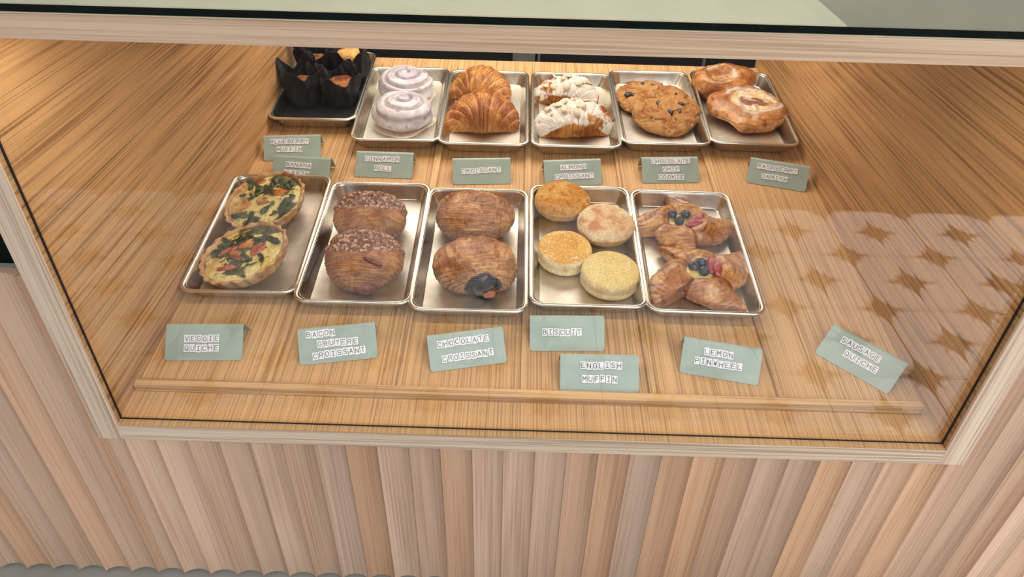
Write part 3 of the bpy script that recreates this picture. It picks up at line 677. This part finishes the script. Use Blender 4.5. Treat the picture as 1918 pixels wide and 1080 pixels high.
def quiche(name, label, Mx, r, seed, toms):
    t = thing(name, label, 'quiche', Mx, 'vegetable quiches')
    nu = 240; th = np.linspace(0, 2*PI, nu, endpoint=False); h = .021
    prof = [(.80, 0, 0), (.84, .0, .3), (.90, .3, 1), (.965, .75, 1), (1.0, .97, .8), (1.0, 1.02, .5), (.985, 1.05, .3), (.95, 1.03, .1), (.925, .93, 0), (.91, .75, 0), (.90, .5, 0)]
    rows = []
    for f, z, fl_ in prof:
        rr = r*f+fl_*.0022*np.cos(th*22)+.0018*(vnoise(np.stack([np.cos(th)*4, np.sin(th)*4, th*0+z*2], -1), seed)-.5)
        zz = h*z+(.0035*(vnoise(np.stack([np.cos(th)*3, np.sin(th)*3, th*0+9], -1), seed)-.5)+.0007*np.cos(th*22+1))*ss(z, .6, 1)
        rows.append(np.stack([rr*np.cos(th), rr*np.sin(th), zz], -1))
    P = np.array(rows); P2 = [P[0]]
    for i in range(len(P)-1):
        for k in (.34, .67, 1.): P2.append(P[i]*(1-k)+P[i+1]*k)
    P = np.array(P2); n_ = fbm(P, 50, 4, seed+1)
    P = P+np.stack([np.cos(th), np.sin(th), 0*th], -1)[None]*(.0016*(fbm(P, 90, 3, seed+4)-.5))[..., None]
    c = mix(lin((222, 182, 132)), lin((196, 148, 98)), ss(n_, .38, .65)); c = mix(c, lin((164, 98, 52)), ss(fbm(P, 30, 3, seed+3), .55, .7)*.6)
    V = P.reshape(-1, 3); Fc = grid_faces(nu, len(P)); Fc.append(tuple(range(nu))[::-1])
    mesh('fluted_crust', V, Fc, B_cake, t, True, c.reshape(-1, 3))
    # filling
    P, T, Ph = blob(200, 120, lambda T: r*.915+0*T, .006, .6, 1, 0, None, lambda P, T, Ph: .0030*(fbm(P, 55, 4, seed+9)-.5)+.0012*(fbm(P, 200, 2, seed+8)-.5), False)
    n1 = fbm(P*np.array([1, 1.4, 1]), 34, 4, seed+6)
    c = mix(lin((232, 208, 122)), lin((240, 226, 160)), ss(fbm(P, 70, 3, seed+7), .35, .65)); c = mix(c, lin((196, 132, 48)), ss(fbm(P, 26, 3, seed+12), .57, .72)*.7)
    gr = ss(n1, .515, .56); c = mix(c, mix(lin((56, 66, 40)), lin((104, 108, 70)), ss(fbm(P, 120, 3, seed+2), .4, .65)), gr)
    c = mix(c, lin((90, 96, 60)), ss(fbm(P, 260, 2, seed+3), .68, .76)*.7)
    o = blobmesh('egg_filling', P, c, B_egg, t); o.location = (0, 0, h*.80)
    rnd = random.Random(seed)
    for i in range(20):                                       # wilted spinach leaves
        an = rnd.uniform(0, 2*PI); rd = r*rnd.uniform(.3, .72); ln, wd = rnd.uniform(.008, .015), rnd.uniform(.003, .006)
        ns, nw = 12, 7; V = []
        for a_ in range(ns):
            for b2 in range(nw):
                u, w = a_/(ns-1)*2-1, b2/(nw-1)*2-1; ww = wd*math.sqrt(max(0, 1-u*u))
                x, y = u*ln, w*ww; nz = float(vnoise(np.array([x*260+i*9, y*260, i]), seed)); V.append((x*(1+.3*nz), y*(.7+.7*nz), .0052*nz))
        Fc = [(a_*nw+b2, a_*nw+b2+1, (a_+1)*nw+b2+1, (a_+1)*nw+b2) for a_ in range(ns-1) for b2 in range(nw-1)]
        q_ = mesh('spinach_leaf', V, Fc, B_egg, t, True, np.broadcast_to(lin(rnd.choice([(66, 80, 50), (88, 98, 62), (54, 64, 42)])), (len(V), 3)))
        sd = q_.modifiers.new('s', 'SOLIDIFY'); sd.thickness = .0008
        q_.location = (rd*math.cos(an), rd*math.sin(an), h*.80+.0036); q_.rotation_euler = (rnd.uniform(-.2, .2), rnd.uniform(-.2, .2), rnd.uniform(0, 3))
    for i, (x, y, an, ln, wd, col1, col2) in enumerate(toms):
        Q, _, _ = blob(60, 36, lambda T: 1/np.sqrt((np.cos(T)/ln)**2+(np.sin(T)/wd)**2), .0042, .8, .9, 0., None, lambda P, T, Ph: .0022*(fbm(P, 150, 3, i)-.5)-.0016*np.exp(-(P[..., 1]/(wd*.4))**2)*(P[..., 2] > 0), False)
        q_ = blobmesh('tomato_slice', Q, mix(lin(col1), lin(col2), ss(fbm(Q, 140, 3, i+5), .38, .66)), B_egg, t)
        q_.location = (x, y, h*.80+.0055); q_.rotation_euler = (.1, .1, an)
    return t

def muffin(name, label, Mx, seed, hp, topc, r=.034, cake_h=.052, show=True):
    t = thing(name, label, 'muffin', Mx, 'muffins in black paper')
    nu, nt_ = 192, 40; th = np.linspace(0, 2*PI, nu, endpoint=False)
    rows = []
    for j in range(nt_+1):
        k = j/nt_
        pk = np.abs(np.cos(2*(th)+seed*.9))**2.5
        top = hp*(.76+.28*pk+.05*np.sin(th*5+seed))
        z = top*k
        fold = (.0032*np.sin(th*8+seed)+.0018*np.sin(th*13+2*seed))*ss(k, .1, .7)
        rr = r*(.80+.30*k)+fold+.006*pk*ss(k, .5, 1.)**2-.004*(1-pk)*ss(k, .7, 1)+.004*(vnoise(np.stack([np.cos(th)*3, np.sin(th)*3, th*0+k*4], -1), seed)-.5)
        rows.append(np.stack([rr*np.cos(th), rr*np.sin(th), z], -1))
    P = np.array(rows); Fc = grid_faces(nu, nt_+1); Fc.append(tuple(range(nu))[::-1])
    o = mesh('paper_cup', P.reshape(-1, 3), Fc, M_paper, t, True); sd = o.modifiers.new('s', 'SOLIDIFY'); sd.thickness = .0005; sd.offset = -1
    P, T, Ph = blob(110, 80, lambda T: r*.70+.002*np.cos(3*T), .020, .8, .8, 0, None, lambda P, T, Ph: .006*(fbm(P, 60, 4, seed)-.5)+.003*(fbm(P, 160, 3, seed+2)-.5), False)
    c = mix(lin(topc[0]), lin(topc[1]), ss(fbm(P, 60, 4, seed+3), .36, .64)); c = mix(c, lin((70, 36, 26)), ss(fbm(P, 90, 3, seed+5), .60, .70)*.75)
    o = blobmesh('cake_top', P, c, B_cake, t); o.location = (0, 0, cake_h-.018)
    return t

# ------------------------------------------------------------------ place the pastries
def at(x, d, yaw=0, h=0, rx=0, ry=0): return shelf(x, d, TZ+h, yaw, Matrix.Rotation(ry, 4, 'Y') @ Matrix.Rotation(rx, 4, 'X'))
OR = ((206, 116, 56), (222, 160, 92)); RD = ((168, 78, 52), (206, 128, 84)); TN = ((150, 96, 56), (196, 150, 96))
quiche('quiche', 'vegetable quiche at the back of its pan, browner tomatoes and golden edges', at(.0745, .4180, .4, .010, .04, -.20), .0655, 4,
       [(-.003, -.004, 1.5, .011, .010, *TN), (.028, .000, .2, .013, .007, *OR), (-.03, -.004, .2, .018, .004, (190, 120, 40), (220, 160, 70)), (-.022, .02, .9, .018, .004, (176, 110, 44), (210, 160, 80)), (.002, .045, .1, .010, .006, (150, 84, 36), (196, 130, 60))])
quiche('quiche', 'vegetable quiche at the front of its pan, topped with red tomato slices and spinach', at(.0815, .2850, 0, .011, .04, -.22), .0665, 11,
       [(.008, .014, .35, .018, .007, *OR), (.026, .000, 1.1, .016, .009, *RD), (-.022, .006, .6, .019, .004, *RD), (-.012, -.003, -.3, .012, .005, *RD), (-.002, -.016, -.5, .016, .004, *RD), (-.012, -.034, .15, .018, .004, *RD)])
swirl_croissant('bacon_croissant', 'crumb-topped swirled croissant, rear one in its pan, partly hidden', 'bacon gruyere croissants', at(.2450, .3800, .05), .056, .050, .033, 31)
swirl_croissant('bacon_croissant', 'crumb-topped swirled croissant, front one, browned filling showing at its end', 'bacon gruyere croissants', at(.2530, .2790, .04, 0, .0), .0575, .052, .033, 37, split=.5)
swirl_croissant('chocolate_croissant', 'bulging glossy brown croissant at the back of its pan, no filling showing', 'chocolate croissants', at(.4085, .3930, -.08), .063, .052, .032, 43, crumbs=False, q=(0., .3))
swirl_croissant('chocolate_croissant', 'round brown croissant with dark chocolate showing in its open front', 'chocolate croissants', at(.4195, .2740, .05), .061, .053, .033, 47, crumbs=False, cavity=True, q=(.15, .3))
puck('biscuit', 'golden brown round biscuit at the back left of the four-bun pan', 'biscuit', 'biscuits', at(.5480, .4440), .045, .040, 'golden', 51)
puck('biscuit', 'pinkish domed biscuit with pale cracked top at the right of the four-bun pan', 'biscuit', 'biscuits', at(.6150, .3850), .046, .038, 'pale', 57)
puck('english_muffin', 'flat round English muffin with orange-gold top, left of the paler one', 'English muffin', 'English muffins', at(.5490, .3230), .0415, .030, 'english', 21)
puck('english_muffin', 'flat round English muffin with pale yellow top, frontmost in its pan', 'English muffin', 'English muffins', at(.6140, .2740), .0430, .031, 'english', 27)
pinwheel('lemon_pinwheel', 'glazed lemon pinwheel with blueberries, rear one with strawberry lying across', at(.7370, .3960, -.15), 61, .073, .066, .5, [(-.017, .010), (.004, .013), (-.006, -.006)], [(.020, .004, .75, .017), (.016, -.010, .25, .014)])
pinwheel('lemon_pinwheel', 'glazed lemon pinwheel with blueberries, front one with upright strawberry slices', at(.7480, .2790, .15), 67, .080, .064, .75, [(-.012, .006), (.002, .012), (.000, -.006)], [(.016, .006, 1.25, .016), (.020, -.006, 1.35, .014)])

cinnamon('cinnamon_roll', 'white-iced cinnamon roll at the back of its pan', at(.2420, .8280, .3), 2.2, .054, .042)
cinnamon('cinnamon_roll', 'white-iced cinnamon roll at the front of its pan, brown showing at its base', at(.2490, .7220, 0), 5.1, .056, .042)
crescent('croissant', 'golden croissant at the back of its pan, right half of its crescent uncovered', 'plain croissants', at(.3960, .8300, -.25), .053, .040, .045, 71, A=1.2)
crescent('croissant', 'deep golden croissant at the front of its pan, whole crescent visible', 'plain croissants', at(.4040, .7200, .05), .060, .048, .047, 77, tone=1, A=1.2)
crescent('almond_croissant', 'sugar-dusted almond croissant at the back of its pan', 'almond croissants', at(.5690, .8250, -.25), .053, .040, .044, 81, sugar=True, A=1.2)
crescent('almond_croissant', 'sugar-dusted almond croissant at the front of its pan with almond slices', 'almond croissants', at(.5770, .7150, .1), .065, .048, .048, 87, sugar=True, A=1.2)
cookie('cookie', 'chocolate chip cookie lying flat behind another, left edge uncovered', at(.7340, .8200), .066, 91, [(-.042, -.012, .008), (-.033, -.016, .006), (.01, .03, .004), (-.01, .035, .004), (.035, .02, .004)])
cookie('cookie', 'thick chocolate chip cookie leaning on the one behind it', at(.7560, .7520, .0, .014, .30), .065, 95, [(-.016, .006, .0062), (.028, .004, .0055), (.006, -.018, .0055), (.023, -.016, .004), (-.03, -.03, .003), (.02, .03, .003)])
danish('danish', 'raspberry danish at the back right, dark jam in its folded hollow', at(.8930, .8720, .3, .006, .1), 101, .064, .052, .026, True)
danish('danish', 'round raspberry danish with cheese and icing, frontmost of the pair', at(.9200, .7720, -.15, .007, .14, .06), 107, .078, .063, .018)
pb = [(.046, .790, 1, .080, ((150, 96, 60), (90, 50, 36))), (.120, .790, 2, .068, ((176, 108, 64), (112, 60, 40))), (.056, .868, 3, .092, ((176, 120, 84), (120, 70, 50))), (.125, .868, 4, .086, ((226, 180, 112), (196, 140, 82)))]
lb = ['muffin in black paper, front left of the four, top mostly hidden', 'muffin in black paper with dark brown crumbly top, front right of the four', 'muffin in tall black paper, back left against the side wall', 'muffin in black paper with pale golden top, back right of the four']
for (x, d, sd_, hp, tc_), l_ in zip(pb, lb):
    muffin('muffin', l_, at(x, d, .3*sd_, .0012), sd_, hp, tc_, .037, {1: .048, 2: .050, 3: .056, 4: .074}[sd_])
pl = box('paper_liner', (-.066, -.128, .0002), (.066, .128, .0009), M_paper); pl.matrix_world = shelf(.0808, .824, TZ, .0137); tag(pl, 'black paper sheet lining the pan of muffins', 'paper')

# ------------------------------------------------------------------ cards
G = {
'A': [[(0, 0), (2, 6), (4, 0)], [(.8, 2.2), (3.2, 2.2)]], 'B': [[(0, 0), (0, 6), (2.6, 6), (3.6, 5.3), (3.6, 3.9), (2.6, 3.2), (0, 3.2)], [(2.6, 3.2), (4, 2.4), (4, .9), (2.8, 0), (0, 0)]],
'C': [[(4, 4.8), (3, 6), (1.2, 6), (0, 4.6), (0, 1.4), (1.2, 0), (3, 0), (4, 1.2)]], 'D': [[(0, 0), (0, 6), (2.2, 6), (4, 4.4), (4, 1.6), (2.2, 0), (0, 0)]],
'E': [[(4, 6), (0, 6), (0, 0), (4, 0)], [(0, 3.1), (3, 3.1)]], 'F': [[(4, 6), (0, 6), (0, 0)], [(0, 3.1), (3, 3.1)]],
'G': [[(4, 4.8), (3, 6), (1.2, 6), (0, 4.6), (0, 1.4), (1.2, 0), (3, 0), (4, 1), (4, 2.8), (2.2, 2.8)]], 'H': [[(0, 0), (0, 6)], [(4, 0), (4, 6)], [(0, 3), (4, 3)]],
'I': [[(.4, 6), (3.6, 6)], [(2, 6), (2, 0)], [(.4, 0), (3.6, 0)]], 'K': [[(0, 0), (0, 6)], [(4, 6), (0, 2.4)], [(1.4, 3.6), (4, 0)]], 'L': [[(0, 6), (0, 0), (4, 0)]],
'M': [[(0, 0), (0, 6), (2, 2.4), (4, 6), (4, 0)]], 'N': [[(0, 0), (0, 6), (4, 0), (4, 6)]], 'O': [[(1.3, 0), (0, 1.5), (0, 4.5), (1.3, 6), (2.7, 6), (4, 4.5), (4, 1.5), (2.7, 0), (1.3, 0)]],
'P': [[(0, 0), (0, 6), (2.8, 6), (4, 5.2), (4, 3.7), (2.8, 2.8), (0, 2.8)]], 'Q': [[(1.3, 0), (0, 1.5), (0, 4.5), (1.3, 6), (2.7, 6), (4, 4.5), (4, 1.5), (2.7, 0), (1.3, 0)], [(2.2, 1.6), (4, -.4)]],
'R': [[(0, 0), (0, 6), (2.8, 6), (4, 5.2), (4, 3.9), (2.8, 3), (0, 3)], [(2.4, 3), (4, 0)]], 'S': [[(3.9, 5), (2.9, 6), (1.1, 6), (.1, 5), (.3, 3.7), (3.7, 2.4), (4, 1.1), (2.9, 0), (1.1, 0), (0, 1)]],
'T': [[(0, 6), (4, 6)], [(2, 6), (2, 0)]], 'U': [[(0, 6), (0, 1.4), (1.2, 0), (2.8, 0), (4, 1.4), (4, 6)]], 'V': [[(0, 6), (2, 0), (4, 6)]], 'W': [[(0, 6), (1, 0), (2, 3.8), (3, 0), (4, 6)]],
'Y': [[(0, 6), (2, 3.1), (4, 6)], [(2, 3.1), (2, 0)]]}
TWd, THt = .0076, .0108
tile_cache = {}
def tile_mesh(ch):
    if ch in tile_cache: return tile_cache[ch]
    V = []; Fc = []; mi = []
    def bx(x0, x1, y0, y1, z0, z1, k):
        n = len(V); V.extend([(x0, y0, z0), (x1, y0, z0), (x1, y1, z0), (x0, y1, z0), (x0, y0, z1), (x1, y0, z1), (x1, y1, z1), (x0, y1, z1)])
        for f in ((3, 2, 1, 0), (4, 5, 6, 7), (0, 1, 5, 4), (1, 2, 6, 5), (2, 3, 7, 6), (3, 0, 4, 7)): Fc.append(tuple(n+i for i in f)); mi.append(k)
    bx(-TWd/2, TWd/2, -THt/2, THt/2, 0, .0005, 1); bx(-TWd/2+.0002, TWd/2-.0002, -THt/2+.0002, THt/2-.0002, .0005, .00075, 0)  # black rim round the white plate paints the shadow at the tile edge
    sc = .00100; w = .00036; ox, oy = -2*sc*1.0, -3*sc
    for st in G[ch]:
        for (x0, y0), (x1, y1) in zip(st[:-1], st[1:]):
            a = np.array([ox+x0*sc, oy+y0*sc]); b = np.array([ox+x1*sc, oy+y1*sc]); d = (b-a)/np.linalg.norm(b-a); nn = np.array([-d[1], d[0]])*w; a = a-d*w*.8; b = b+d*w*.8
            n = len(V); V.extend([(*(a+nn), .0009), (*(a-nn), .0009), (*(b-nn), .0009), (*(b+nn), .0009)]); Fc.append((n, n+1, n+2, n+3)); mi.append(1)
    me = bpy.data.meshes.new('letter_tile'); me.from_pydata(V, [], Fc); me.polygons.foreach_set('material_index', mi)
    me.materials.append(M_tile); me.materials.append(M_ink_shade); tile_cache[ch] = me; return me
CW, CL, CT = .101, .049, math.radians(40)
def make_card_mesh():
    th = .0011; n = 9; prof = []                                     # side profile (d, h, halfwidth shrink)
    ct, st = math.cos(CT), math.sin(CT)
    for s, sh_ in ((0, .0030), (.0010, .0012), (.0030, 0), (.02, 0), (.044, 0)): prof.append((s*ct, s*st, sh_))
    ax, ah = CL*ct, CL*st; r = .004
    b2 = math.radians(62)
    for k in range(1, 6):
        a = CT+(-b2-CT)*k/6; prof.append((prof[-1][0]+.0016*math.cos(a), prof[-1][1]+.0016*math.sin(a), 0))
    x0, h0 = prof[-1][:2]; ln = (h0-.0012)/math.sin(b2)
    for k in (.3, .7, .93, 1.): prof.append((x0+ln*k*math.cos(b2), h0-ln*k*math.sin(b2), 0 if k < .95 else .002))
    V = []; m_ = len(prof)
    tang = [np.array(prof[min(i+1, m_-1)][:2])-np.array(prof[max(i-1, 0)][:2]) for i in range(m_)]
    for sgn in (0, 1):
        for i, (d, h, s_) in enumerate(prof):
            tn = tang[i]/np.linalg.norm(tang[i]); off = np.array([tn[1], -tn[0]])*th*sgn
            for u in (-1, 1): V.append((u*(CW/2-s_), d+off[0], h+off[1]+.0010))
    Fc = []
    for i in range(m_-1):
        Fc.append((2*i, 2*i+1, 2*i+3, 2*i+2)); b = 2*m_; Fc.append((b+2*i, b+2*i+2, b+2*i+3, b+2*i+1))
        Fc.append((2*i, 2*i+2, b+2*i+2, b+2*i)); Fc.append((2*i+1, b+2*i+1, b+2*i+3, 2*i+3))
    b = 2*m_; Fc.append((0, b, b+1, 1)); e = 2*(m_-1); Fc.append((e, e+1, b+e+1, b+e))
    return V, Fc
cardV, cardF = make_card_mesh()
CARDS = [
 ('veggie quiche', .069, .106, .045, [('VEGGIE', .47, .42, 0), ('QUICHE', .47, .67, 0)], 'frontmost left card'),
 ('bacon gruyere croissant', .247, .111, .177, [('BACON', .29, .20, 0), ('GRUYERE', .50, .48, 0), ('CROISSANT', .51, .76, 2)], ''),
 ('chocolate croissant', .419, .108, .21, [('CHOCOLATE', .46, .28, 1), ('CROISSANT', .50, .68, 1)], ''),
 ('biscuit', .549, .142, .034, [('BISCUIT', .43, .48, 0)], ''),
 ('english muffin', .588, .073, .02, [('ENGLISH', .52, .31, 0), ('MUFFIN', .50, .66, 0)], ''),
 ('lemon pinwheel', .745, .101, -.185, [('LEMON', .46, .33, 0), ('PINWHEEL', .47, .60, 0)], ''),
 ('sausage quiche', .922, .118, -.75, [('SAUSAGE', .45, .30, 0), ('QUICHE', .53, .60, 0)], ''),
 ('blueberry muffin', .067, .585, .10, [('BLUEBERRY', .45, .28, 0), ('MUFFIN', .45, .58, 0)], ''),
 ('banana muffin', .097, .515, -.049, [('BANANA', .45, .36, -2), ('MUFFIN', .43, .66, -2)], ''),
 ('cinnamon roll', .239, .538, -.013, [('CINNAMON', .46, .32, 0), ('ROLL', .48, .66, 0)], ''),
 ('croissant', .413, .527, .076, [('CROISSANT', .49, .50, 2)], ''),
 ('almond croissant', .573, .531, .11, [('ALMOND', .51, .33, 1), ('CROISSANT', .52, .66, 0)], ''),
 ('chocolate chip cookie', .745, .548, .071, [('CHOCOLATE', .51, .20, 0), ('CHIP', .51, .50, 0), ('COOKIE', .51, .79, 0)], ''),
 ('raspberry danish', .928, .544, -.251, [('RASPBERRY', .47, .32, 0), ('DANISH', .45, .66, 0)], '')]
rnd = random.Random(5)
for nm, x, d, a, rows, _ in CARDS:
    t = thing('name_card', f'sage green folded card spelling {nm} in white letter tiles', 'card', shelf(x, d, 0, a), 'name cards in front of the pans')
    mesh('folded_plate', cardV, cardF, M_card, t)
    for txt, u, v, rot in rows:
        n = len(txt); wt = TWd*1.02
        for i, ch in enumerate(txt):
            o = bpy.data.objects.new('letter_tile', tile_mesh(ch)); COL.objects.link(o); o.parent = t
            lx = (u-.5)*CW+(i-(n-1)/2)*wt; s = CL*(1-v)+lx*0+(i-(n-1)/2)*wt*math.tan(math.radians(rot))+rnd.uniform(-.0006, .0006)
            o.matrix_local = Matrix.Translation((lx, s*math.cos(CT), s*math.sin(CT)+.0010)) @ Matrix.Rotation(CT, 4, 'X') @ Matrix.Translation((0, 0, .00005+.00002*(i % 2))) @ Matrix.Rotation(rnd.uniform(-.06, .06)+math.radians(rot), 4, 'Z')
